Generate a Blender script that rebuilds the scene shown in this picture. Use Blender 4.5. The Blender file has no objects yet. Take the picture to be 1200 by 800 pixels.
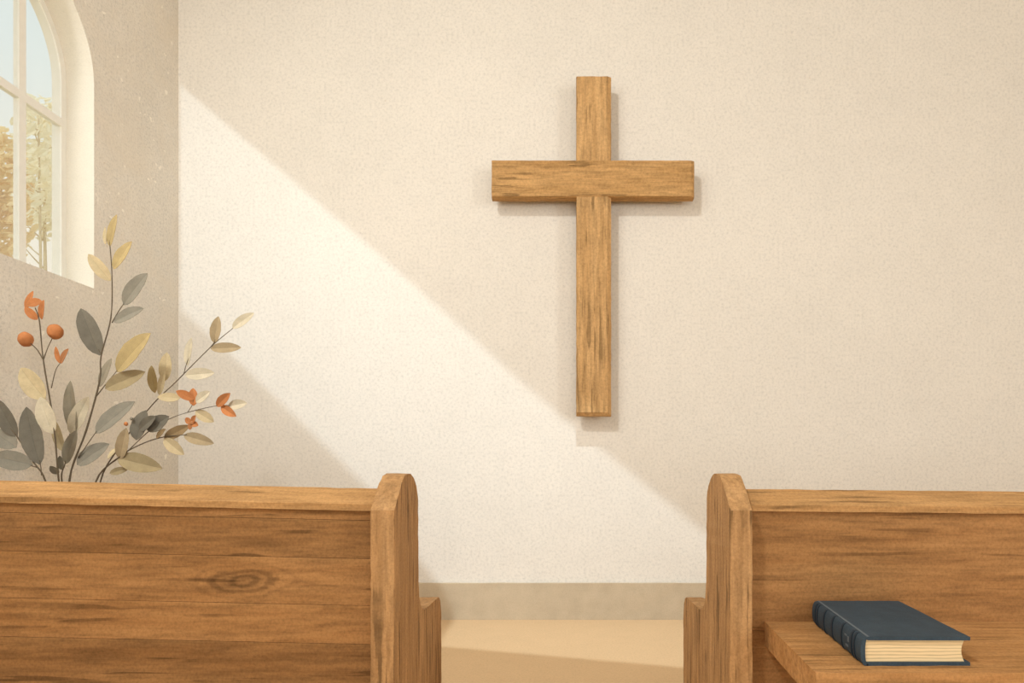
import bpy, bmesh, math, random
from mathutils import Vector, noise

C = bpy.context.scene.collection
scene = bpy.context.scene
PI = math.pi

# ------------------------------------------------------------------ camera
F, VX, VY, EYE = 720.0, 659.0, 545.0, 1.0          # focal length (px), principal point (px), eye height (m)
cd = bpy.data.cameras.new('camera')
cam = bpy.data.objects.new('camera', cd)
C.objects.link(cam)
cam.location = (0, 0, EYE)
cam.rotation_euler = (PI / 2, 0, 0)
cd.sensor_width = 36
cd.lens = 36 * F / 1200
cd.shift_x = -(VX - 600) / 1200
cd.shift_y = (VY - 400) / 1200
cd.clip_start = 0.05
scene.camera = cam

# ------------------------------------------------------------------ exposure, world, sun, area lights
vs = scene.view_settings
vs.view_transform = 'Standard'
vs.look = 'None'
vs.gamma = 1
vs.exposure = -0.17
vs.use_curve_mapping = False
scene.cycles.use_denoising = True
scene.cycles.max_bounces = 8
scene.cycles.diffuse_bounces = 5

world = bpy.data.worlds.new('sky')
scene.world = world
world.use_nodes = True
wn, wl = world.node_tree.nodes, world.node_tree.links
wn.clear()
w_out = wn.new('ShaderNodeOutputWorld')
w_bg = wn.new('ShaderNodeBackground')
w_tc = wn.new('ShaderNodeTexCoord')
w_sep = wn.new('ShaderNodeSeparateXYZ')
w_ramp = wn.new('ShaderNodeValToRGB')
w_ramp.color_ramp.elements[0].position = 0.22
w_ramp.color_ramp.elements[0].color = (0.99, 0.90, 0.74, 1)
w_ramp.color_ramp.elements[1].position = 0.47
w_ramp.color_ramp.elements[1].color = (0.78, 0.88, 0.87, 1)
wl.new(w_tc.outputs['Generated'], w_sep.inputs[0])
wl.new(w_sep.outputs['Z'], w_ramp.inputs[0])
wl.new(w_ramp.outputs[0], w_bg.inputs[0])
wl.new(w_bg.outputs[0], w_out.inputs[0])
w_bg.inputs[1].default_value = 1.12

SUN = Vector((0.006, 1.0, -1.6))
def light(name, kind, loc, look, energy, color=(1, 1, 1), **kw):
    ld = bpy.data.lights.new(name, kind)
    ld.energy = energy
    ld.color = color
    for k, v in kw.items():
        setattr(ld, k, v)
    o = bpy.data.objects.new(name, ld)
    C.objects.link(o)
    o.location = loc
    o.rotation_euler = (Vector(look) - Vector(loc)).to_track_quat('-Z', 'Y').to_euler()
    return o
light('sun', 'SUN', (0, -10, 12), Vector((0, -10, 12)) + SUN, 1.7, (0.80, 1.0, 1.2), angle=math.radians(0.45))
# added lamps: high key on the left, broad fill from behind, fill from the right
light('left_key_light', 'AREA', (-2.1, -0.9, 5.2), (1.9, 3.5, 0.0), 96, (0.96, 1.0, 1.03), shape='RECTANGLE', size=0.45, size_y=0.45, spread=math.radians(130))  # unseen key, added for the soft shadows of cross and book
light('rear_fill_light', 'AREA', (1.3, -4.6, 1.5), (0.5, 4, 0.8), 168, (0.96, 1.0, 1.03), shape='RECTANGLE', size=5.5, size_y=3.0)  # added fill that evens out the back wall
light('right_fill_light', 'AREA', (4.4, -0.6, 2.4), (-2.2, 2.8, 1.8), 98, (0.96, 1.0, 1.03), shape='RECTANGLE', size=1.4, size_y=2.4)  # added fill for the left wall and left pew, no window here

light('low_left_fill_light', 'AREA', (-2.38, 0.9, 2.9), (-0.1, 3.2, 0.3), 52, (0.96, 1.0, 1.03), shape='RECTANGLE', size=1.0, size_y=1.8)  # added fill for the lower left wall and right pew end

# ------------------------------------------------------------------ helpers
def at(px, py, d):
    """the point seen at photograph pixel (px, py) at distance d"""
    return Vector(((px - VX) / F * d, d, EYE + (VY - py) / F * d))

def put(name, bm, mat, parent=None, origin=None, smooth=False):
    bmesh.ops.recalc_face_normals(bm, faces=bm.faces)
    base = Vector(origin) if origin is not None else (parent.matrix_world.translation.copy() if parent else Vector())
    if parent is not None:
        base = abs_loc(parent)
    for v in bm.verts:
        v.co -= base
    me = bpy.data.meshes.new(name)
    bm.to_mesh(me)
    bm.free()
    for m in (mat if isinstance(mat, (list, tuple)) else [mat]):
        me.materials.append(m)
    if smooth:
        for p in me.polygons:
            p.use_smooth = True
    o = bpy.data.objects.new(name, me)
    C.objects.link(o)
    if parent is not None:
        o.parent = parent
    else:
        o.location = base
    return o

def abs_loc(o):
    v = Vector(o.location)
    while o.parent is not None:
        o = o.parent
        v += Vector(o.location)
    return v

def thing(name, label, cat, loc, group=None):
    o = bpy.data.objects.new(name, None)
    C.objects.link(o)
    o.empty_display_size = 0.1
    o.location = loc
    o['label'] = label
    o['category'] = cat
    if group:
        o['group'] = group
    return o

def struct(name, bm, mat, parent=None, label=None):
    o = put(name, bm, mat, parent)
    if parent is None:
        o['kind'] = 'structure'
    return o

def box(bm, a, b):
    x0, y0, z0 = a
    x1, y1, z1 = b
    v = [bm.verts.new(p) for p in ((x0, y0, z0), (x1, y0, z0), (x1, y1, z0), (x0, y1, z0),
                                   (x0, y0, z1), (x1, y0, z1), (x1, y1, z1), (x0, y1, z1))]
    for f in ((0, 3, 2, 1), (4, 5, 6, 7), (0, 1, 5, 4), (1, 2, 6, 5), (2, 3, 7, 6), (3, 0, 4, 7)):
        bm.faces.new([v[i] for i in f])
    return v

def prism(bm, pts, axis, lo, hi):
    """extrude a closed outline; axis 'x': outline is (y, z); axis 'y': (x, z); axis 'z': (x, y)"""
    def mk(p, t):
        return {'x': (t, p[0], p[1]), 'y': (p[0], t, p[1]), 'z': (p[0], p[1], t)}[axis]
    A = [bm.verts.new(mk(p, lo)) for p in pts]
    B = [bm.verts.new(mk(p, hi)) for p in pts]
    n = len(pts)
    bm.faces.new(A)
    bm.faces.new(B[::-1])
    for i in range(n):
        j = (i + 1) % n
        bm.faces.new((A[i], B[i], B[j], A[j]))
    return A + B

def bevel(bm, w, seg=2, ang=30):
    es = [e for e in bm.edges if len(e.link_faces) == 2 and e.calc_face_angle(0) > math.radians(ang)]
    bmesh.ops.bevel(bm, geom=es, offset=w, segments=seg, profile=0.5, affect='EDGES')

def roughen(bm, step=0.03, amp=0.0014, seed=0, freq=45):
    """hand-worn edges: cut long edges up and nudge the points a little"""
    for _ in range(7):
        es = [e for e in bm.edges if e.calc_length() > step * 1.9]
        if not es:
            break
        bmesh.ops.subdivide_edges(bm, edges=es, cuts=1, use_grid_fill=True)
    bmesh.ops.triangulate(bm, faces=[f for f in bm.faces if len(f.verts) > 4])
    for v in bm.verts:
        n = noise.noise_vector(v.co * freq + Vector((seed, 0, 0)))
        v.co += n * amp

def catmull(pts, n=6):
    P = [Vector(p) for p in pts]
    P = [P[0] * 2 - P[1]] + P + [P[-1] * 2 - P[-2]]
    out = []
    for i in range(1, len(P) - 2):
        for k in range(n):
            t = k / n
            a, b, c, d = P[i - 1], P[i], P[i + 1], P[i + 2]
            out.append(0.5 * ((2 * b) + (c - a) * t + (2 * a - 5 * b + 4 * c - d) * t * t + (3 * b - a - 3 * c + d) * t ** 3))
    out.append(P[-2])
    return out

def tube(bm, pts, r0, r1, seg=8, n=5, wob=0.0):
    pts = catmull(pts, n) if len(pts) > 2 else [Vector(p) for p in pts]
    rings = []
    m = len(pts)
    for i, p in enumerate(pts):
        t = (pts[min(i + 1, m - 1)] - pts[max(i - 1, 0)]).normalized()
        u = t.cross(Vector((0, 1, 0.013)))
        if u.length < 1e-4:
            u = t.cross(Vector((1, 0, 0)))
        u.normalize()
        w = t.cross(u)
        r = r0 + (r1 - r0) * i / (m - 1)
        if wob:
            r *= 1 + wob * noise.noise(p * 30)
        rings.append([bm.verts.new(p + (u * math.cos(2 * PI * k / seg) + w * math.sin(2 * PI * k / seg)) * r) for k in range(seg)])
    for a, b in zip(rings, rings[1:]):
        for k in range(seg):
            bm.faces.new((a[k], a[(k + 1) % seg], b[(k + 1) % seg], b[k]))
    bm.faces.new(rings[0][::-1])
    bm.faces.new(rings[-1])

def lathe(bm, prof, cx, cy, seg=40):
    rings = [[bm.verts.new((cx + r * math.cos(2 * PI * k / seg), cy + r * math.sin(2 * PI * k / seg), z)) for k in range(seg)] for r, z in prof]
    for a, b in zip(rings, rings[1:]):
        for k in range(seg):
            bm.faces.new((a[k], a[(k + 1) % seg], b[(k + 1) % seg], b[k]))
    bm.faces.new(rings[0][::-1])
    bm.faces.new(rings[-1])

def ball(bm, c, r, sq=(1, 1, 1), seed=0, amp=0.08):
    g = bmesh.ops.create_icosphere(bm, subdivisions=3, radius=1)
    for v in g['verts']:
        k = 1 + amp * noise.noise(v.co * 1.6 + Vector((seed, 0, 0)))
        v.co = Vector(c) + Vector((v.co.x * sq[0], v.co.y * sq[1], v.co.z * sq[2])) * r * k

# ------------------------------------------------------------------ materials
class NT:
    def __init__(s, name, rough=0.85, spec=0.15):
        s.m = bpy.data.materials.new(name)
        s.m.use_nodes = True
        s.t = s.m.node_tree
        s.b = s.t.nodes['Principled BSDF']
        s.b.inputs['Roughness'].default_value = rough
        s.b.inputs['Specular IOR Level'].default_value = spec
        s.tc = s.t.nodes.new('ShaderNodeTexCoord')
    def link(s, a, b):
        s.t.links.new(a, b)
    def coords(s, scale=(1, 1, 1), loc=(0, 0, 0)):
        m = s.t.nodes.new('ShaderNodeMapping')
        m.inputs['Scale'].default_value = scale
        m.inputs['Location'].default_value = loc
        s.link(s.tc.outputs['Object'], m.inputs[0])
        return m.outputs[0]
    def noise(s, co, scale, detail=3, rough=0.55, dist=0.0):
        n = s.t.nodes.new('ShaderNodeTexNoise')
        n.inputs['Scale'].default_value = scale
        n.inputs['Detail'].default_value = detail
        n.inputs['Roughness'].default_value = rough
        n.inputs['Distortion'].default_value = dist
        s.link(co, n.inputs['Vector'])
        return n.outputs['Fac']
    def ramp(s, fac, stops):
        r = s.t.nodes.new('ShaderNodeValToRGB')
        e = r.color_ramp.elements
        while len(e) < len(stops):
            e.new(0.5)
        for k, (p, c) in enumerate(stops):
            e[k].position = p
            e[k].color = (c, c, c, 1) if isinstance(c, (int, float)) else (*c, 1)
        s.link(fac, r.inputs[0])
        return r.outputs[0]
    def mix(s, kind, a, b, fac=1.0):
        m = s.t.nodes.new('ShaderNodeMix')
        m.data_type = 'RGBA'
        m.blend_type = kind
        for sock, v in ((m.inputs[0], fac), (m.inputs[6], a), (m.inputs[7], b)):
            if isinstance(v, bpy.types.NodeSocket):
                s.link(v, sock)
            elif isinstance(v, (int, float)) and sock.type == 'RGBA':
                sock.default_value = (v, v, v, 1)
            elif isinstance(v, (int, float)):
                sock.default_value = v
            else:
                sock.default_value = (*v, 1)
        return m.outputs[2]
    def math(s, op, a, b=0.0):
        m = s.t.nodes.new('ShaderNodeMath')
        m.operation = op
        for i, v in ((0, a), (1, b)):
            if isinstance(v, bpy.types.NodeSocket):
                s.link(v, m.inputs[i])
            else:
                m.inputs[i].default_value = v
        return m.outputs[0]
    def attr(s, name):
        a = s.t.nodes.new('ShaderNodeAttribute')
        a.attribute_name = name
        return a.outputs['Fac']
    def bump(s, h, strength, dist=0.002):
        b = s.t.nodes.new('ShaderNodeBump')
        b.inputs['Strength'].default_value = strength
        b.inputs['Distance'].default_value = dist
        s.link(h, b.inputs['Height'])
        s.link(b.outputs[0], s.b.inputs['Normal'])
    def done(s, col):
        s.link(col, s.b.inputs['Base Color'])
        return s.m

def plaster(name, base, mott=0.05, grain=0.08, flecks=True, stain=None, gscale=140, wfleck=0.775):
    s = NT(name, 0.95, 0.05)
    co = s.coords()
    big = s.ramp(s.noise(co, 0.9, 4, 0.6), [(0.3, 1 - mott), (0.7, 1 + 0 * mott)])
    mid = s.ramp(s.noise(co, 9, 5, 0.65), [(0.3, 1 - mott * 0.8), (0.72, 1.0)])
    fine = s.noise(co, gscale, 4, 0.75)
    fg = s.ramp(fine, [(0.25, 1 - grain * 1.6), (0.5, 1.0 - grain * 0.4), (0.75, 1.0)])
    col = s.mix('MULTIPLY', base, big)
    col = s.mix('MULTIPLY', col, mid)
    col = s.mix('MULTIPLY', col, fg)
    if stain:
        st = s.ramp(s.noise(co, 2.2, 6, 0.7, 0.6), [(0.42, 0.0), (0.7, 1.0)])
        col = s.mix('MIX', col, stain, s.math('MULTIPLY', st, 0.55))
    if flecks:
        dk = s.ramp(s.noise(co, 55, 2, 0.5), [(0.735, 0.0), (0.76, 1.0)])
        col = s.mix('MULTIPLY', col, (0.86, 0.80, 0.72), dk)
        wt = s.ramp(s.noise(s.coords((1, 1, 1), (3.1, 7, 2)), 21, 2, 0.5), [(wfleck, 0.0), (wfleck + 0.02, 1.0)])
        col = s.mix('MIX', col, (0.92, 0.86, 0.75), wt)
    s.bump(fine, 0.25, 0.003)
    return s.done(col)

def wood(name, light_c, dark_c, axis, knot=None, boards=False, seed=0.0, grain=1.0, streak=0.7, tooth=120, pore=0.59):
    """boards of plain oak; grain runs along axis"""
    s = NT(name, 0.75, 0.12)
    sc = {'x': (0.10, 1, 1), 'y': (1, 0.10, 1), 'z': (1, 1, 0.10)}[axis]
    co = s.coords(sc, (seed, seed * 0.7, seed * 1.3))
    co0 = s.coords((1, 1, 1), (seed, 0, 0))
    n1 = s.noise(co, 16, 5, 0.62, 0.5)
    n2 = s.noise(co, 55, 4, 0.6, 0.2)
    col = s.ramp(n1, [(0.30, dark_c), (0.50, tuple(0.5 * (a + b) for a, b in zip(light_c, dark_c))), (0.70, light_c)])
    col = s.mix('MULTIPLY', col, s.ramp(n2, [(0.30, 0.68), (0.60, 1.06)]), 0.95 * grain)
    # long thin dark pores
    sc2 = {'x': (0.055, 1, 1), 'y': (1, 0.055, 1), 'z': (1, 1, 0.055)}[axis]
    pores = s.ramp(s.noise(s.coords(sc2, (seed + 4, 2, 1)), 50, 2, 0.5, 0.35), [(pore, 0.0), (pore + 0.06, 1.0)])
    gate0 = s.ramp(s.noise(co0, 5, 2), [(0.40, 0.0), (0.55, 1.0)])
    gn = s.t.nodes.new('ShaderNodeNewGeometry')      # pores are seen along the grain, not on cut ends
    gs = s.t.nodes.new('ShaderNodeSeparateXYZ')
    s.link(gn.outputs['True Normal'], gs.inputs[0])
    cut = s.math('ABSOLUTE', gs.outputs[axis.upper()])
    gate = s.math('MULTIPLY', gate0, s.ramp(cut, [(0.25, 1.0), (0.5, 0.12)]))
    col = s.mix('MIX', col, tuple(c * 0.42 for c in dark_c), s.math('MULTIPLY', s.math('MULTIPLY', pores, gate), streak))
    # paper-like tooth
    fine = s.noise(co0, tooth, 4, 0.72)
    col = s.mix('MULTIPLY', col, s.ramp(fine, [(0.28, 0.72), (0.52, 1.0), (0.74, 1.18)]), 0.9)
    if knot:
        kx, kz, rx, rz = knot
        m = s.t.nodes.new('ShaderNodeMapping')
        m.vector_type = 'POINT'
        m.inputs['Location'].default_value = (-kx / rx, 0, -kz / rz)
        m.inputs['Scale'].default_value = (1 / rx, 0, 1 / rz)
        s.link(s.tc.outputs['Object'], m.inputs[0])
        warp = s.noise(s.coords((1, 1, 2.5)), 7, 3)
        ln = s.t.nodes.new('ShaderNodeVectorMath')
        ln.operation = 'LENGTH'
        s.link(m.outputs[0], ln.inputs[0])
        d = s.math('ADD', ln.outputs['Value'], s.math('MULTIPLY', s.math('SUBTRACT', warp, 0.5), 0.75))
        rings = s.math('SINE', s.math('MULTIPLY', d, 21.0))
        rings = s.ramp(s.math('ADD', s.math('MULTIPLY', rings, 0.5), 0.5), [(0.1, 0.60), (0.75, 1.04)])
        inside = s.ramp(d, [(0.55, 1.0), (1.05, 0.0)])
        core = s.ramp(d, [(0.0, 0.72), (0.75, 1.0)])
        col = s.mix('MULTIPLY', col, rings, s.math('MULTIPLY', inside, 0.8))
        col = s.mix('MULTIPLY', col, core, inside)
    if boards:
        col = s.mix('MULTIPLY', col, s.attr('tone'))
    s.bump(s.math('ADD', s.math('MULTIPLY', n2, 0.6), fine), 0.22, 0.002)
    return s.done(col)

def flat(name, base, rough=0.8, grain=0.12, scale=220, spec=0.15, mott=0.12, mscale=25, use_tone=False):
    s = NT(name, rough, spec)
    co = s.coords()
    fine = s.noise(co, scale, 3, 0.7)
    col = s.mix('MULTIPLY', base, s.ramp(fine, [(0.25, 1 - grain), (0.7, 1.0)]))
    col = s.mix('MULTIPLY', col, s.ramp(s.noise(co, mscale, 4, 0.6), [(0.3, 1 - mott), (0.7, 1.0)]))
    if use_tone:
        col = s.mix('MULTIPLY', col, s.attr('tone'))
    s.bump(fine, 0.15, 0.001)
    return s.done(col)

M = {}
M['wall'] = plaster('plaster_warm_white', (0.82, 0.75, 0.64), gscale=58, grain=0.17, mott=0.06)
M['wall_left'] = plaster('plaster_stained', (0.95, 0.885, 0.775), mott=0.11, grain=0.24, stain=(0.77, 0.68, 0.55), gscale=70, wfleck=0.715)
M['reveal'] = plaster('plaster_reveal', (0.85, 0.785, 0.66), flecks=False)
M['base'] = plaster('baseboard_paint', (0.61, 0.485, 0.325), mott=0.16, grain=0.12, flecks=False)
M['floor'] = plaster('floor_tan', (0.67, 0.455, 0.25), mott=0.05, grain=0.14, flecks=True, gscale=90)
M['ceiling'] = plaster('ceiling_plaster', (0.82, 0.76, 0.66), flecks=False)
M['ground'] = flat('dry_grass', (0.60, 0.50, 0.28))
M['white'] = flat('window_paint', (0.95, 0.925, 0.85), grain=0.06, mott=0.05)
M['cross_v'] = wood('oak_upright', (0.60, 0.36, 0.152), (0.46, 0.258, 0.098), 'z', seed=1.0, tooth=60)
M['cross_h'] = wood('oak_crossbar', (0.56, 0.325, 0.128), (0.42, 0.228, 0.080), 'x', seed=5.0, tooth=60)
M['end'] = wood('oak_pew_end', (0.49, 0.275, 0.115), (0.36, 0.19, 0.073), 'z', seed=3.0, pore=0.56, streak=0.85)
M['cap'] = wood('oak_cap', (0.50, 0.275, 0.105), (0.39, 0.20, 0.07), 'x', seed=8.0)
M['panel_l'] = wood('oak_panel_knotted', (0.37, 0.185, 0.066), (0.255, 0.118, 0.038), 'x', knot=(0.384, 0.650, 0.17, 0.066), boards=True, seed=2.0)
M['panel_r'] = wood('oak_panel', (0.37, 0.186, 0.067), (0.27, 0.125, 0.041), 'x', boards=True, seed=12.0, streak=0.5)
M['seat'] = wood('oak_seat', (0.50, 0.26, 0.095), (0.38, 0.18, 0.060), 'x', seed=15.0)
M['cover'] = flat('book_cloth', (0.046, 0.072, 0.091), rough=0.7, grain=0.38, mott=0.25, mscale=22, spec=0.25)
M['band'] = flat('book_band', (0.026, 0.038, 0.050), rough=0.6)
M['highlight_marks'] = flat('book_highlight_marks', (0.13, 0.15, 0.16), rough=0.7)  # highlight on the joint put in as paler cloth; also the spine marks
M['vase'] = flat('stoneware', (0.55, 0.45, 0.33), rough=0.6)
M['bark'] = flat('bark', (0.72, 0.55, 0.32))

s_ = NT('book_pages', 0.9, 0.05)
wz = s_.t.nodes.new('ShaderNodeSeparateXYZ')
s_.link(s_.tc.outputs['Object'], wz.inputs[0])
wv = s_.math('ADD', s_.math('MULTIPLY', wz.outputs['Z'], 820.0), s_.math('MULTIPLY', s_.noise(s_.coords((0.12, 0.12, 1)), 70, 3), 7.0))
wv = s_.math('ADD', s_.math('MULTIPLY', s_.math('SINE', wv), 0.5), 0.5)
M['pages'] = s_.done(s_.mix('MULTIPLY', (0.76, 0.575, 0.32), s_.ramp(wv, [(0.0, 0.70), (0.30, 0.97), (0.8, 1.04)])))

g_ = NT('window_glass')
gt = g_.t.nodes.new('ShaderNodeBsdfTransparent')
gg = g_.t.nodes.new('ShaderNodeBsdfGlossy')
gg.inputs['Roughness'].default_value = 0.05
gm = g_.t.nodes.new('ShaderNodeMixShader')
gm.inputs[0].default_value = 0.04
gv = g_.t.nodes.new('ShaderNodeBsdfTranslucent')
gv.inputs['Color'].default_value = (0.95, 0.93, 0.88, 1)
gx = g_.t.nodes.new('ShaderNodeMixShader')      # haze outside put into the glass as a thin pale veil
gx.inputs[0].default_value = 0.10
g_.link(gm.outputs[0], gx.inputs[1])
g_.link(gv.outputs[0], gx.inputs[2])
g_.link(gt.outputs[0], gm.inputs[1])
g_.link(gg.outputs[0], gm.inputs[2])
g_.link(gx.outputs[0], g_.t.nodes['Material Output'].inputs['Surface'])
M['glass'] = g_.m

# ------------------------------------------------------------------ the room
XL, XR, YB, YR, ZC, TH = -2.5, 4.6, 4.0, -5.2, 6.5, 0.22

bm = bmesh.new(); box(bm, (XL - 0.6, YR - 0.3, -0.2), (XR + 0.3, YB + 0.3, 0)); struct('floor', bm, M['floor'])
bm = bmesh.new(); box(bm, (XL - TH, YB, 0), (XR + 0.3, YB + 0.25, ZC)); struct('wall_back', bm, M['wall'])
bm = bmesh.new(); box(bm, (XR, YR, 0), (XR + 0.25, YB, ZC)); struct('wall_right', bm, M['wall'])
bm = bmesh.new(); box(bm, (XL - TH, YR - 0.25, 0), (XR + 0.25, YR, ZC)); struct('wall_rear', bm, M['wall'])
bm = bmesh.new(); box(bm, (XL, YB - 0.022, 0), (XR, YB, 0.236)); bevel(bm, 0.003, 1); roughen(bm, 0.06, 0.0025); struct('baseboard_back', bm, M['base'])
bm = bmesh.new(); box(bm, (XL, YR, 0), (XL + 0.022, YB - 0.03, 0.236)); struct('baseboard_left', bm, M['base'])

# ceiling with an added hole, cut to shape the sun patch on the wall
def to_ceiling(p):
    t = (ZC - p[2]) / -SUN.z
    return (p[0] - SUN.x * t, p[1] - SUN.y * t)
def wall_pt(px, py):
    return at(px, py, YB)
edge_top = [(209, 98), (300, 175), (450, 303), (545, 387), (597, 436), (681, 507), (818, 617), (948, 724)]
edge_low = [(532, 721), (514, 685), (493, 658), (430, 571), (340, 483), (281, 426), (209, 360)]
sky = [to_ceiling(p) for p in [wall_pt(*e) for e in edge_top] + [(1.90, 3.02, 0), (0.60, 3.04, 0), (-0.69, 3.40, 0)] + [wall_pt(*e) for e in edge_low]]  # outline of the added hole, traced back from the wanted patch
bm = bmesh.new()
def loop(pts):
    vv = [bm.verts.new((p[0], p[1], ZC)) for p in pts]
    return [bm.edges.new((vv[i], vv[(i + 1) % len(vv)])) for i in range(len(vv))]
es = loop([(XL - TH, YR - 0.25), (XR + 0.25, YR - 0.25), (XR + 0.25, YB + 0.25), (XL - TH, YB + 0.25)]) + loop(sky)
bmesh.ops.triangle_fill(bm, edges=es, use_beauty=True)
struct('ceiling', bm, M['ceiling'])

# left wall with an arched opening
WY, WR, WZ0, WZS = 2.80, 0.48, 1.943, 3.03          # centre, half width, sill height, spring line
NA = 32
arch = [(WY - WR * math.cos(PI * k / NA), WZS + WR * math.sin(PI * k / NA)) for k in range(NA + 1)]
bm = bmesh.new()
for X in (XL, XL - TH):
    def q(a, b, c, d):
        bm.faces.new([bm.verts.new((X, p[0], p[1])) for p in (a, b, c, d)])
    q((YR, 0), (YB, 0), (YB, WZ0), (YR, WZ0))
    q((YR, WZ0), (WY - WR, WZ0), (WY - WR, ZC), (YR, ZC))
    q((WY + WR, WZ0), (YB, WZ0), (YB, ZC), (WY + WR, ZC))
    for a, b in zip(arch, arch[1:]):
        q(a, b, (b[0], ZC), (a[0], ZC))
opening = [(WY - WR, WZ0)] + arch + [(WY + WR, WZ0)]
for i in range(len(opening)):
    a, b = opening[i], opening[(i + 1) % len(opening)]
    f = bm.faces.new([bm.verts.new(p) for p in ((XL, *a), (XL, *b), (XL - TH, *b), (XL - TH, *a))])
    f.material_index = 1
for a, b in (((YR, 0), (YR, ZC)), ((YB, 0), (YB, ZC)), ((YR, ZC), (YB, ZC))):
    bm.faces.new([bm.verts.new(p) for p in ((XL, *a), (XL, *b), (XL - TH, *b), (XL - TH, *a))])
bmesh.ops.remove_doubles(bm, verts=bm.verts, dist=0.0005)
o = struct('wall_left', bm, [M['wall_left'], M['reveal']])

# window: arched frame, glazing bars, glass
XF = XL - 0.147
def arch_line(r, n=NA):
    return [(WY - r, WZ0)] + [(WY - r * math.cos(PI * k / n), WZS + r * math.sin(PI * k / n)) for k in range(n + 1)] + [(WY + r, WZ0)]
win = bpy.data.objects.new('window_1', None)
C.objects.link(win)
win.location = (XF, WY, WZ0)
win['kind'] = 'structure'
bm = bmesh.new()
A, B = arch_line(WR), arch_line(WR - 0.032)
for i in range(len(A) - 1):
    for X0, X1 in ((XF, XF - 0.052),):
        v = [bm.verts.new((X, p[0], p[1])) for X in (X0, X1) for p in (A[i], A[i + 1], B[i + 1], B[i])]
        for f in ((0, 1, 2, 3), (7, 6, 5, 4), (0, 4, 5, 1), (3, 2, 6, 7)):
            bm.faces.new([v[k] for k in f])
box(bm, (XF - 0.052, WY - WR, WZ0), (XF, WY + WR, WZ0 + 0.035))
bmesh.ops.remove_doubles(bm, verts=bm.verts, dist=0.0004)
put('window_frame', bm, M['white'], win)
for y in (WY - 0.236, WY, WY + 0.214):
    bm = bmesh.new()
    top = WZS + math.sqrt((WR - 0.02) ** 2 - (y - WY) ** 2)
    box(bm, (XF - 0.03, y - 0.019, WZ0 + 0.02), (XF, y + 0.019, top))
    bevel(bm, 0.002, 1)
    put('glazing_bar', bm, M['white'], win)
bm = bmesh.new()
box(bm, (XF - 0.028, WY - WR + 0.02, 2.79), (XF + 0.001, WY + WR - 0.02, 2.832))
bevel(bm, 0.002, 1)
put('transom', bm, M['white'], win)
bm = bmesh.new()
prism(bm, arch_line(WR - 0.015), 'x', XF - 0.010, XF - 0.006)
put('glass_pane', bm, M['glass'], win)

# ground outside
bm = bmesh.new(); box(bm, (-30, -12, -0.3), (XL - 0.6, 30, 0.0)); struct('ground', bm, M['ground'])

# ------------------------------------------------------------------ cross
CY0, CT = 3.868, 0.062                                # front plane, thickness
cross = thing('wooden_cross', 'plain oak wall cross with chamfered edges hung on the cream plaster wall', 'cross', (at(694, 285, CY0)[0], YB, at(0, 209, CY0)[2]))
def cross_beam(name, px0, py0, px1, py1, mat, front, ch_r, ch_b, ch_o=0.002, seed=0):
    a, b = at(px0, py1, CY0), at(px1, py0, CY0)
    x0, x1, z0, z1 = a.x, b.x, a.z, b.z
    yb = CY0 + CT
    bm = bmesh.new()
    # front face inset by the chamfers, then the body
    fr = [(x0 + ch_o, z0 + ch_b), (x1 - ch_r, z0 + ch_b), (x1 - ch_r, z1 - ch_o), (x0 + ch_o, z1 - ch_o)]
    md = [(x0, z0), (x1, z0), (x1, z1), (x0, z1)]
    V = [[bm.verts.new((p[0], y, p[1])) for p in ring] for ring, y in ((fr, front), (md, front + 0.016), (md, yb))]
    bm.faces.new(V[0])
    bm.faces.new(V[2][::-1])
    for r, s in zip(V, V[1:]):
        for i in range(4):
            bm.faces.new((r[i], s[i], s[(i + 1) % 4], r[(i + 1) % 4]))
    roughen(bm, 0.035, 0.0022, seed)
    return put(name, bm, mat, cross)
cross_beam('upright', 675.5, 89, 716.5, 487, M['cross_v'], CY0, 0.024, 0.022, seed=3)
cross_beam('crossbar', 576, 188, 814, 231, M['cross_h'], CY0 - 0.0035, 0.020, 0.006, seed=9)
bm = bmesh.new()
c0 = at(694, 209, CY0)
box(bm, (c0.x - 0.06, CY0 + CT - 0.002, c0.z - 0.06), (c0.x + 0.06, YB, c0.z + 0.06))
put('mounting_block', bm, M['cross_v'], cross)

# ------------------------------------------------------------------ pews
D0 = 1.8                                             # front edge of the pew ends
PF, PB = 1.86, 1.96                                  # front and back of the upright panels
def arc(cy, cz, ry, rz, a0, a1, n):
    return [(cy + ry * math.cos(math.radians(a0 + (a1 - a0) * k / n)), cz + rz * math.sin(math.radians(a0 + (a1 - a0) * k / n))) for k in range(n + 1)]
END = ([(D0, 0.0), (D0, 0.8675), (1.838, 0.902), (1.885, 0.945), (1.92, 0.968)]
       + arc(1.975, 0.868, 0.125, 0.106, 105, 0, 9)
       + [(2.10, 0.66), (2.103, 0.60), (2.112, 0.55), (2.135, 0.51), (2.17, 0.487), (2.215, 0.478), (2.40, 0.478)]
       + arc(2.425, 0.408, 0.075, 0.07, 85, 0, 6) + [(2.50, 0.0)])
def pew_end(x0, x1, root, seed):
    bm = bmesh.new()
    prism(bm, END, 'x', x0, x1)
    es = [e for e in bm.edges if abs(e.verts[0].co.x - e.verts[1].co.x) < 1e-6]
    bmesh.ops.bevel(bm, geom=es, offset=0.0035, segments=2, profile=0.6, affect='EDGES')
    roughen(bm, 0.017, 0.0021, seed, 95)
    return put('end_panel', bm, M['end'], root)

def tilt(bm, x_ref, slope):
    for v in bm.verts:
        if v.co.z > 0.2:
            v.co.z += slope * (v.co.x - x_ref)

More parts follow.
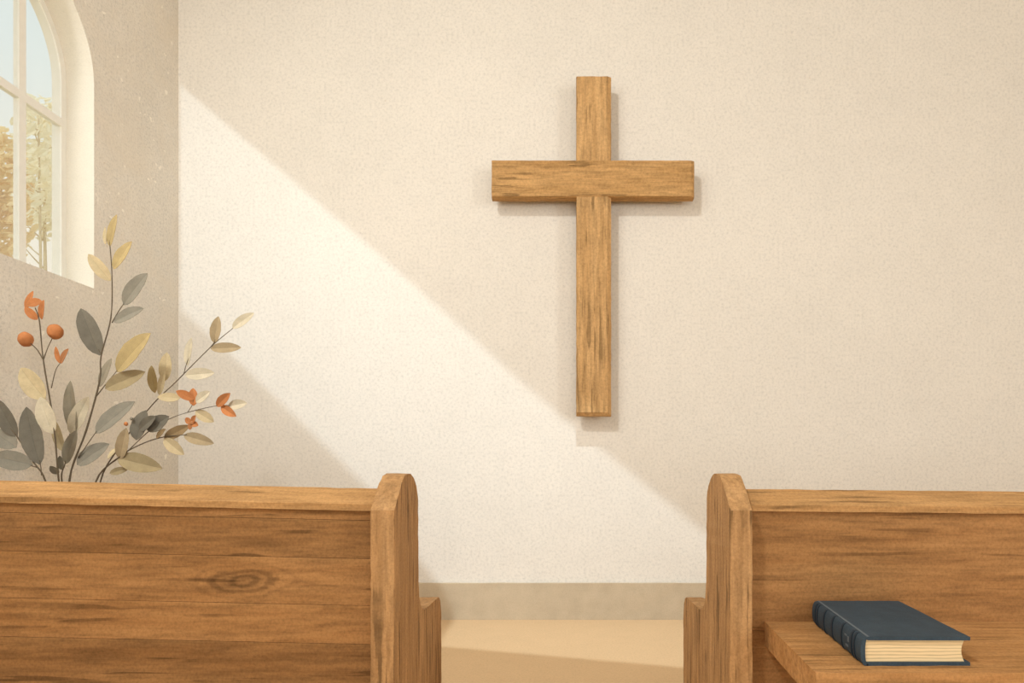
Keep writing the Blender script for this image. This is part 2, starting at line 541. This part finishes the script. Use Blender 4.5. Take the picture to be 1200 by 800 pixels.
def back_panel(root, x0, x1, boards, mat, x_ref, slope):
    bm = bmesh.new()
    lay = bm.verts.layers.float.new('tone')
    for (z0, z1, tone) in boards:
        n0 = len(bm.verts)
        prism(bm, [(PF + 0.001, z0 + 0.0004), (PF, z0 + 0.0014), (PF, z1 - 0.0014), (PF + 0.001, z1 - 0.0004), (PB, z1 - 0.0005), (PB, z0 + 0.0005)], 'x', x0, x1)
        bm.verts.ensure_lookup_table()
        for v in bm.verts[n0:]:
            v[lay] = tone
    tilt(bm, x_ref, slope)
    return put('back_panel', bm, mat, root)

def cap_rail(root, x0, x1, x_ref, slope):
    bm = bmesh.new()
    prism(bm, [(1.852, 0.862), (1.852, 0.881), (1.858, 0.886), (1.955, 0.925), (1.968, 0.922), (1.975, 0.912), (1.975, 0.862)], 'x', x0, x1)
    tilt(bm, x_ref, slope)
    roughen(bm, 0.03, 0.0016, 4)
    return put('cap_rail', bm, M['cap'], root)

# left pew: faces the wall, seen from behind
LP = thing('church_pew', 'oak pew left of the aisle seen from behind, knot in its back', 'pew', (-1.35, 2.1, 0), 'church pews')
pew_end(-0.5625, -0.4925, LP, 1)
pew_end(-2.27, -2.20, LP, 2)
back_panel(LP, -2.21, -0.56, [(0.09, 0.315, 0.95), (0.315, 0.457, 0.84), (0.457, 0.574, 1.08), (0.574, 0.716, 1.04), (0.716, 0.832, 0.86), (0.832, 0.868, 0.97)], M['panel_l'], -0.5625, -0.022)
cap_rail(LP, -2.21, -0.555, -0.5625, -0.022)
bm = bmesh.new(); box(bm, (-2.21, PB - 0.01, 0.40), (-0.555, 2.42, 0.44)); bevel(bm, 0.008, 2)
put('seat', bm, M['seat'], LP)

# right pew: its seat board comes towards the camera
RP = thing('church_pew', 'oak pew right of the aisle with a seat board facing the viewer', 'pew', (1.7, 2.0, 0), 'church pews')
pew_end(0.4925, 0.5575, RP, 5)
pew_end(2.85, 2.92, RP, 6)
back_panel(RP, 0.555, 2.86, [(0.09, 0.50, 1.0), (0.50, 0.868, 1.06)], M['panel_r'], 0.5575, -0.010)
cap_rail(RP, 0.55, 2.86, 0.5575, -0.010)
SZ = 0.527
bm = bmesh.new()
prism(bm, [(0.614, PF + 0.02), (0.578, 1.40), (2.80, 1.40), (2.80, PF + 0.02)], 'z', SZ - 0.072, SZ)
bevel(bm, 0.006, 2)
roughen(bm, 0.035, 0.0016, 7)
put('seat', bm, M['seat'], RP)
for x in (1.0, 2.55):
    bm = bmesh.new()
    prism(bm, [(1.46, SZ - 0.07), (PF + 0.01, SZ - 0.07), (PF + 0.01, 0.0), (1.74, 0.0), (1.72, 0.25), (1.60, 0.38)], 'x', x, x + 0.045)
    put('seat_support', bm, M['end'], RP)

# ------------------------------------------------------------------ book on the right pew
BY0, BY1, BH, BW = 1.449, 1.835, 0.0684, 0.2535
BX = at(1011, 780, BY0).x
SHEAR = (at(956, 715, 1.82).x - BX) / (BY1 - BY0)
book = thing('hardcover_book', 'thick dark blue hardcover book lying closed on the right pew seat', 'book', (BX + 0.15, 1.63, SZ))
def shear(bm):
    for v in bm.verts:
        v.co.x += SHEAR * (v.co.y - BY0)
CB = 0.0085                                           # board thickness
bm = bmesh.new(); box(bm, (BX + 0.010, BY0, SZ), (BX + BW, BY1, SZ + CB)); bevel(bm, 0.0025, 2); shear(bm)
put('back_board', bm, M['cover'], book)
bm = bmesh.new(); box(bm, (BX + 0.012, BY0, SZ + BH - CB), (BX + BW, BY1, SZ + BH)); bevel(bm, 0.0025, 2); roughen(bm, 0.03, 0.0009, 2); shear(bm)
put('front_board', bm, M['cover'], book)
bm = bmesh.new()                                      # rounded spine
sp_o = [(BX + 0.012 - 0.017 * math.sin(PI * k / 12) ** 0.6, SZ + BH * (0.5 - 0.5 * math.cos(PI * k / 12))) for k in range(13)]
sp_i = [(BX + 0.014 - 0.008 * math.sin(PI * k / 12) ** 0.6, SZ + 0.004 + (BH - 0.008) * (0.5 - 0.5 * math.cos(PI * k / 12))) for k in range(13)]
prism(bm, sp_o + sp_i[::-1], 'y', BY0, BY1); shear(bm)
spine = put('spine', bm, M['cover'], book)
for t in (0.10, 0.15, 0.33, 0.52, 0.70, 0.86, 0.91):
    bm = bmesh.new()
    yy = BY0 + t * (BY1 - BY0)
    o2 = [(p[0] - 0.0022 if 0 < k < 12 else p[0], p[1]) for k, p in enumerate(sp_o)]
    prism(bm, o2 + [(p[0] + 0.003, p[1]) for p in sp_o][::-1], 'y', yy, yy + 0.009); shear(bm)
    put('raised_band', bm, M['band'], spine)
bm = bmesh.new(); box(bm, (BX + 0.0105, BY0 + 0.001, SZ + BH - 0.004), (BX + 0.0165, BY1 - 0.001, SZ + BH + 0.0009)); bevel(bm, 0.001, 1); shear(bm)
put('joint_highlight', bm, M['highlight_marks'], book)  # highlight line along the joint, put in by its paler colour
bm = bmesh.new()                                      # faded tooling marks on the spine
for (t, zz, h, w) in ((0.20, 0.040, 0.013, 0.010), (0.24, 0.046, 0.004, 0.016), (0.215, 0.022, 0.005, 0.018)):
    yy = BY0 + t * (BY1 - BY0)
    k = 0.5
    xx = BX - 0.0048
    box(bm, (xx - 0.0008, yy, SZ + zz - h / 2), (xx + 0.003, yy + w, SZ + zz + h / 2))
shear(bm)
put('spine_marking', bm, M['highlight_marks'], spine)
bm = bmesh.new()                                      # pages, hollow at the fore edge
ro = BX + BW - 0.011
pg = [(BX + 0.004, SZ + CB), (BX + 0.0005, SZ + BH * 0.5), (BX + 0.004, SZ + BH - CB)] + [(ro - 0.007 * math.sin(PI * k / 10), SZ + BH - CB - (BH - 2 * CB) * k / 10) for k in range(11)]
prism(bm, pg, 'y', BY0 + 0.006, BY1 - 0.006); shear(bm)
put('page_block', bm, M['pages'], book)

# ------------------------------------------------------------------ vase and branches behind the left pew
rnd = random.Random(7)
VC = Vector((-2.085, 2.68, 0))
vase = thing('floor_vase', 'stoneware floor vase in the corner behind the left pew', 'vase', VC)
bm = bmesh.new()
lathe(bm, [(0.095, 0), (0.105, 0.01), (0.145, 0.14), (0.15, 0.22), (0.125, 0.33), (0.10, 0.39), (0.108, 0.425), (0.114, 0.43), (0.106, 0.43), (0.09, 0.40), (0.085, 0.36), (0.07, 0.34)], VC.x, VC.y)
put('vase_body', bm, M['vase'], vase, smooth=True)

LEAFC = {
    'dark': (0.185, 0.162, 0.118), 'grey': (0.30, 0.268, 0.20), 'mid': (0.34, 0.29, 0.20), 'olive': (0.40, 0.31, 0.165),
    'ochre': (0.52, 0.385, 0.175), 'sand': (0.62, 0.49, 0.28), 'pale': (0.68, 0.58, 0.40), 'tan': (0.44, 0.33, 0.185),
    'brown': (0.30, 0.20, 0.095), 'orange': (0.56, 0.215, 0.075), 'rust': (0.50, 0.22, 0.09)}
for k, c in LEAFC.items():
    M['leaf_' + k] = flat('leaf_' + k, c, grain=0.16, mott=0.22, mscale=30, scale=260, use_tone=True)
M['stem_dark'] = flat('stem_dark', (0.14, 0.105, 0.065))
M['stem_tan'] = flat('stem_tan', (0.30, 0.235, 0.14))

K = 2.424
def cp(x, y, d):                                      # crop coordinates of the plant study -> place
    return at(x / K, 240 + y / K, d)

def leaf_bm(b, t, w, tiltv, seed):
    bm = bmesh.new()
    lay = bm.verts.layers.float.new('tone')
    ax = t - b
    L = ax.length
    ax.normalize()
    nrm = Vector((tiltv, -1, 0.15))
    nrm = (nrm - ax * nrm.dot(ax)).normalized()
    side = ax.cross(nrm)
    nu, vsx = 12, (-1, -0.62, -0.25, -0.05, 0, 0.05, 0.25, 0.62, 1)
    layers = []
    for off in (0.0007, -0.0007):
        rows = []
        for i in range(nu + 1):
            u = i / nu
            pr = (max(u, 0.0) ** 0.62) * ((1 - u) ** 0.72) / 0.415
            hw = max(0.0012, w * 0.5 * pr * (1 + 0.07 * noise.noise(Vector((u * 7, seed, 0)))))
            row = []
            for v in vsx:
                p = b + ax * (L * u) + side * (hw * v) - nrm * (abs(v) * -hw * 0.22) - nrm * (0.10 * L * (u - 0.35) ** 2) + nrm * off
                q = bm.verts.new(p)
                q[lay] = 0.80 if v == 0 else (1.0 + 0.06 * (1 if v > 0 else -1))
                row.append(q)
            rows.append(row)
        layers.append(rows)
    for rows in layers:
        for r, s in zip(rows, rows[1:]):
            for k in range(len(vsx) - 1):
                bm.faces.new((r[k], r[k + 1], s[k + 1], s[k]))
    a, c = layers
    for i in range(nu):
        for k in (0, -1):
            bm.faces.new((a[i][k], a[i + 1][k], c[i + 1][k], c[i][k]))
    return bm

def branch(name, label, d, base, stems, leaves, extra=(), stem_mat='stem_dark'):
    """stems: (radius0, radius1, points); leaves: (bx, by, tx, ty, width, colour) in plant study coordinates"""
    root = thing(name, label, 'branch', base, 'branches in the vase behind the left pew')
    for k, (r0, r1, pts) in enumerate(stems):
        bm = bmesh.new()
        P = [cp(x, y, d) for x, y in pts]
        if k == 0:
            P = [Vector(base), Vector(base).lerp(P[0], 0.55) + Vector((0, 0, 0.02))] + P
        tube(bm, P, r0, r1, 7, 5, 0.25)
        put('stem' if k == 0 else 'twig', bm, M[stem_mat], root, smooth=True)
    for i, (bx, by, tx, ty, w, c) in enumerate(leaves):
        dd = d + rnd.uniform(-0.03, 0.03)
        b = cp(bx, by, d)
        t = cp(tx, ty, dd)
        o = put('leaf', leaf_bm(b, t, w / K / F * d, rnd.uniform(-0.45, 0.45), i * 1.7 + d * 9), M['leaf_' + c], root, smooth=False)
    for (kind, x, y, r, c) in extra:
        bm = bmesh.new()
        ball(bm, cp(x, y, d), r / K / F * d, (0.84, 0.9, 1), x, 0.10)
        put(kind, bm, M['leaf_' + c], root, smooth=True)
    return root

def set_tone_default(o):
    a = o.data.attributes.new('tone', 'FLOAT', 'POINT')
    a.data.foreach_set('value', [1.0] * len(o.data.vertices))

vb = lambda dx, dy: (VC.x + dx, VC.y + dy, 0.345)
branch('leafy_branch', 'tallest leafy branch with grey and ochre leaves in the corner', 2.68, vb(0.01, 0.01),
       [(0.0048, 0.0018, [(197, 785), (245, 640), (283, 500), (287, 430), (315, 320), (318, 200), (311, 100)]),
        (0.0022, 0.0016, [(318, 335), (335, 305), (352, 280)]),
        (0.0024, 0.0016, [(270, 548), (300, 510), (333, 470)]),
        (0.0024, 0.0016, [(222, 718), (248, 680), (274, 643)]),
        (0.0020, 0.0014, [(288, 424), (283, 418), (280, 410)])],
       [(311, 118, 328, 26, 34, 'ochre'), (300, 112, 297, 62, 16, 'sand'), (322, 182, 371, 102, 38, 'ochre'), (314, 216, 249, 139, 38, 'sand'),
        (350, 284, 415, 193, 52, 'grey'), (323, 332, 404, 292, 40, 'grey'), (283, 427, 227, 292, 56, 'dark'),
        (330, 474, 422, 362, 68, 'ochre'), (298, 522, 409, 473, 48, 'olive'), (283, 516, 314, 435, 28, 'mid'),
        (270, 648, 379, 556, 64, 'grey'), (218, 738, 307, 677, 54, 'grey')])
branch('berry_branch', 'upright branch with round orange berries and buds below the window', 2.58, vb(-0.02, -0.03),
       [(0.0042, 0.0018, [(167, 785), (152, 620), (123, 440), (112, 330), (100, 292)]),
        (0.0024, 0.0016, [(123, 440), (106, 412), (88, 394)]),
        (0.0024, 0.0016, [(123, 440), (136, 405), (150, 376)]),
        (0.0018, 0.0012, [(146, 520), (158, 470), (172, 448)])],
       [(118, 325, 122, 270, 30, 'orange'), (118, 272, 74, 284, 26, 'orange'), (106, 326, 70, 290, 24, 'orange'), (74, 296, 92, 244, 22, 'orange'),
        (172, 450, 156, 402, 20, 'orange'), (172, 450, 192, 408, 22, 'rust'), (128, 552, 55, 462, 62, 'sand'), (150, 650, 112, 545, 52, 'pale')],
       [('berry', 73, 382, 21, 'orange'), ('berry', 157, 360, 22, 'orange')])
branch('leafy_branch', 'dark leafy branch furthest left behind the pew, cut by the picture edge', 2.60, vb(-0.05, 0.0),
       [(0.0042, 0.002, [(130, 787), (95, 730), (50, 660), (10, 610), (-30, 570)]),
        (0.0022, 0.0016, [(104, 745), (70, 735), (30, 722)]),
        (0.0022, 0.0016, [(118, 768), (116, 745), (112, 725)])],
       [(48, 657, -12, 553, 56, 'dark'), (112, 737, 70, 572, 60, 'dark'), (92, 738, -25, 712, 58, 'grey'), (46, 688, -22, 640, 54, 'grey'), (20, 615, -50, 600, 44, 'dark')])
branch('leafy_branch', 'short grey sprig standing between the berry branch and the tallest branch', 2.74, vb(0.0, 0.05),
       [(0.0035, 0.002, [(176, 787), (186, 730), (198, 650)])],
       [(212, 650, 193, 498, 52, 'mid'), (200, 650, 248, 545, 44, 'pale'), (186, 735, 214, 640, 40, 'mid'), (166, 764, 142, 742, 20, 'grey'), (176, 752, 168, 712, 20, 'grey'), (180, 700, 150, 610, 34, 'sand')])
branch('leafy_branch', 'low right-leaning branch with tan leaves and small orange flowers', 2.62, vb(0.05, -0.02),
       [(0.0045, 0.0018, [(272, 787), (340, 715), (400, 680), (460, 660), (530, 652)]),
        (0.0022, 0.0012, [(360, 702), (420, 645), (470, 613), (530, 590), (620, 570), (680, 572)]),
        (0.0016, 0.0012, [(340, 715), (352, 690), (352, 660)]),
        (0.0016, 0.0012, [(532, 590), (545, 570), (550, 552)])],
       [(522, 654, 606, 677, 35, 'tan'), (466, 664, 521, 709, 36, 'sand'), (466, 664, 537, 626, 32, 'brown'), (333, 718, 458, 748, 56, 'olive'),
        (340, 722, 357, 634, 36, 'tan'), (312, 762, 364, 748, 22, 'olive'), (386, 668, 412, 582, 56, 'dark'), (418, 640, 478, 600, 46, 'dark'), (395, 640, 440, 600, 34, 'dark'), (444, 662, 468, 636, 18, 'brown'),
        (615, 572, 652, 535, 27, 'orange'), (628, 572, 669, 600, 27, 'orange'), (648, 572, 700, 562, 30, 'pale'),
        (552, 552, 500, 528, 26, 'orange'), (550, 570, 548, 520, 26, 'orange'), (555, 586, 607, 616, 32, 'sand'), (556, 560, 595, 530, 30, 'pale'), (512, 548, 446, 545, 28, 'sand'),
        (545, 620, 525, 606, 18, 'orange'), (545, 620, 555, 598, 18, 'orange'), (545, 620, 562, 626, 18, 'orange'), (545, 620, 537, 638, 18, 'rust'), (332, 690, 305, 720, 14, 'sand')],
       [('bud', 358, 622, 6, 'orange'), ('bud', 374, 607, 5, 'grey'), ('bud', 345, 658, 6, 'orange'), ('bud', 548, 620, 8, 'rust')])
branch('leafy_branch', 'slender branch reaching furthest right, its pale leaves against the sunlit wall', 2.78, vb(0.06, 0.06),
       [(0.0036, 0.0016, [(285, 787), (350, 672), (435, 565), (500, 502), (600, 402), (662, 350)]),
        (0.0026, 0.0022, [(600, 402), (610, 388), (614, 370)]),
        (0.0018, 0.0014, [(522, 480), (530, 450), (540, 428)])],
       [(608, 392, 619, 316, 32, 'tan'), (598, 408, 684, 404, 32, 'tan'), (660, 350, 720, 306, 30, 'pale'), (532, 456, 541, 376, 32, 'pale'),
        (526, 484, 608, 476, 36, 'pale'), (468, 500, 473, 418, 34, 'sand'), (440, 534, 428, 456, 30, 'ochre'), (452, 540, 466, 470, 20, 'sand')])
for o in list(C.objects):
    if o.type == 'MESH' and any(m and (m.name.startswith('leaf_')) for m in o.data.materials) and 'tone' not in o.data.attributes:
        set_tone_default(o)

# ------------------------------------------------------------------ trees beyond the window
def tree(label, x, y, trunk_top, crown, n, size, mat, trunk_r, seed, twigs=6):
    r = random.Random(seed)
    root = thing('autumn_tree', label, 'tree', (x, y, 0), 'trees beyond the window')
    bm = bmesh.new()
    tube(bm, [(x, y, -0.02), (x + 0.02, y, trunk_top * 0.5), (x - 0.01, y, trunk_top)], trunk_r, trunk_r * 0.35, 8, 8, 0.2)
    for k in range(twigs):
        z = trunk_top * (0.62 + 0.36 * k / max(1, twigs - 1))
        a = r.uniform(0, 2 * PI)
        l = crown[0] * 0.75
        tube(bm, [(x, y, z), (x + math.cos(a) * l * 0.5, y + math.sin(a) * l * 0.5, z + l * 0.45), (x + math.cos(a) * l, y + math.sin(a) * l, z + l)], trunk_r * 0.35, trunk_r * 0.1, 6, 4)
    put('trunk', bm, M['bark'], root, smooth=True)
    bm = bmesh.new()
    cr, cz0, cz1 = crown
    for _ in range(n):
        while True:
            p = Vector((r.uniform(-1, 1), r.uniform(-1, 1), r.uniform(-1, 1)))
            if p.length < 1 and noise.noise(p * 2.3 + Vector((seed, 0, 0))) > -0.12:
                break
        c = Vector((x + p.x * cr, y + p.y * cr, 0.5 * (cz0 + cz1) + p.z * 0.5 * (cz1 - cz0)))
        a = Vector((r.gauss(0, 1), r.gauss(0, 1), r.gauss(0, 1))).normalized()
        b = a.orthogonal().normalized()
        c2 = a.cross(b)
        s = size * r.uniform(0.6, 1.2)
        vv = [bm.verts.new(c + b * s * u + c2 * s * v + a * s * w) for u, v, w in ((-1, 0, 0), (-0.3, 0.42, 0.1), (0.5, 0.35, 0.1), (1, 0, -0.05), (0.5, -0.35, 0.1), (-0.3, -0.42, 0.1))]
        bm.faces.new((vv[0], vv[1], vv[2], vv[3]))
        bm.faces.new((vv[0], vv[3], vv[4], vv[5]))
    put('foliage', bm, mat, root)
def foliage(name, c):
    s = NT(name, 0.9, 0.0)
    tr = s.t.nodes.new('ShaderNodeBsdfTranslucent')
    tr.inputs['Color'].default_value = (*c, 1)
    mx = s.t.nodes.new('ShaderNodeMixShader')
    mx.inputs[0].default_value = 0.5
    s.link(s.b.outputs[0], mx.inputs[1])
    s.link(tr.outputs[0], mx.inputs[2])
    s.link(mx.outputs[0], s.t.nodes['Material Output'].inputs['Surface'])
    return s.done(s.mix('MULTIPLY', c, s.ramp(s.noise(s.coords(), 3, 3), [(0.3, 0.85), (0.7, 1.0)])))
M['foliage_gold'] = foliage('foliage_gold', (0.96, 0.79, 0.46))
M['foliage_pale'] = foliage('foliage_pale', (0.97, 0.89, 0.68))
pt = at(-2, 300, 7.6)
tree('golden leafy tree outside at the left edge of the window', pt.x, pt.y, 4.2, (0.36, 3.4, 5.2), 1500, 0.065, M['foliage_gold'], 0.05, 3)
pt = at(46, 300, 6.6)
tree('pale sapling with a thin trunk outside, right of the glazing bar', pt.x, pt.y, 4.9, (0.20, 3.6, 4.9), 190, 0.065, M['foliage_pale'], 0.022, 11, 9)
pt = at(52, 300, 9.0)
tree('faint tall yellow tree standing furthest from the window', pt.x, pt.y, 5.6, (0.42, 4.3, 6.45), 700, 0.08, M['foliage_pale'], 0.04, 21)
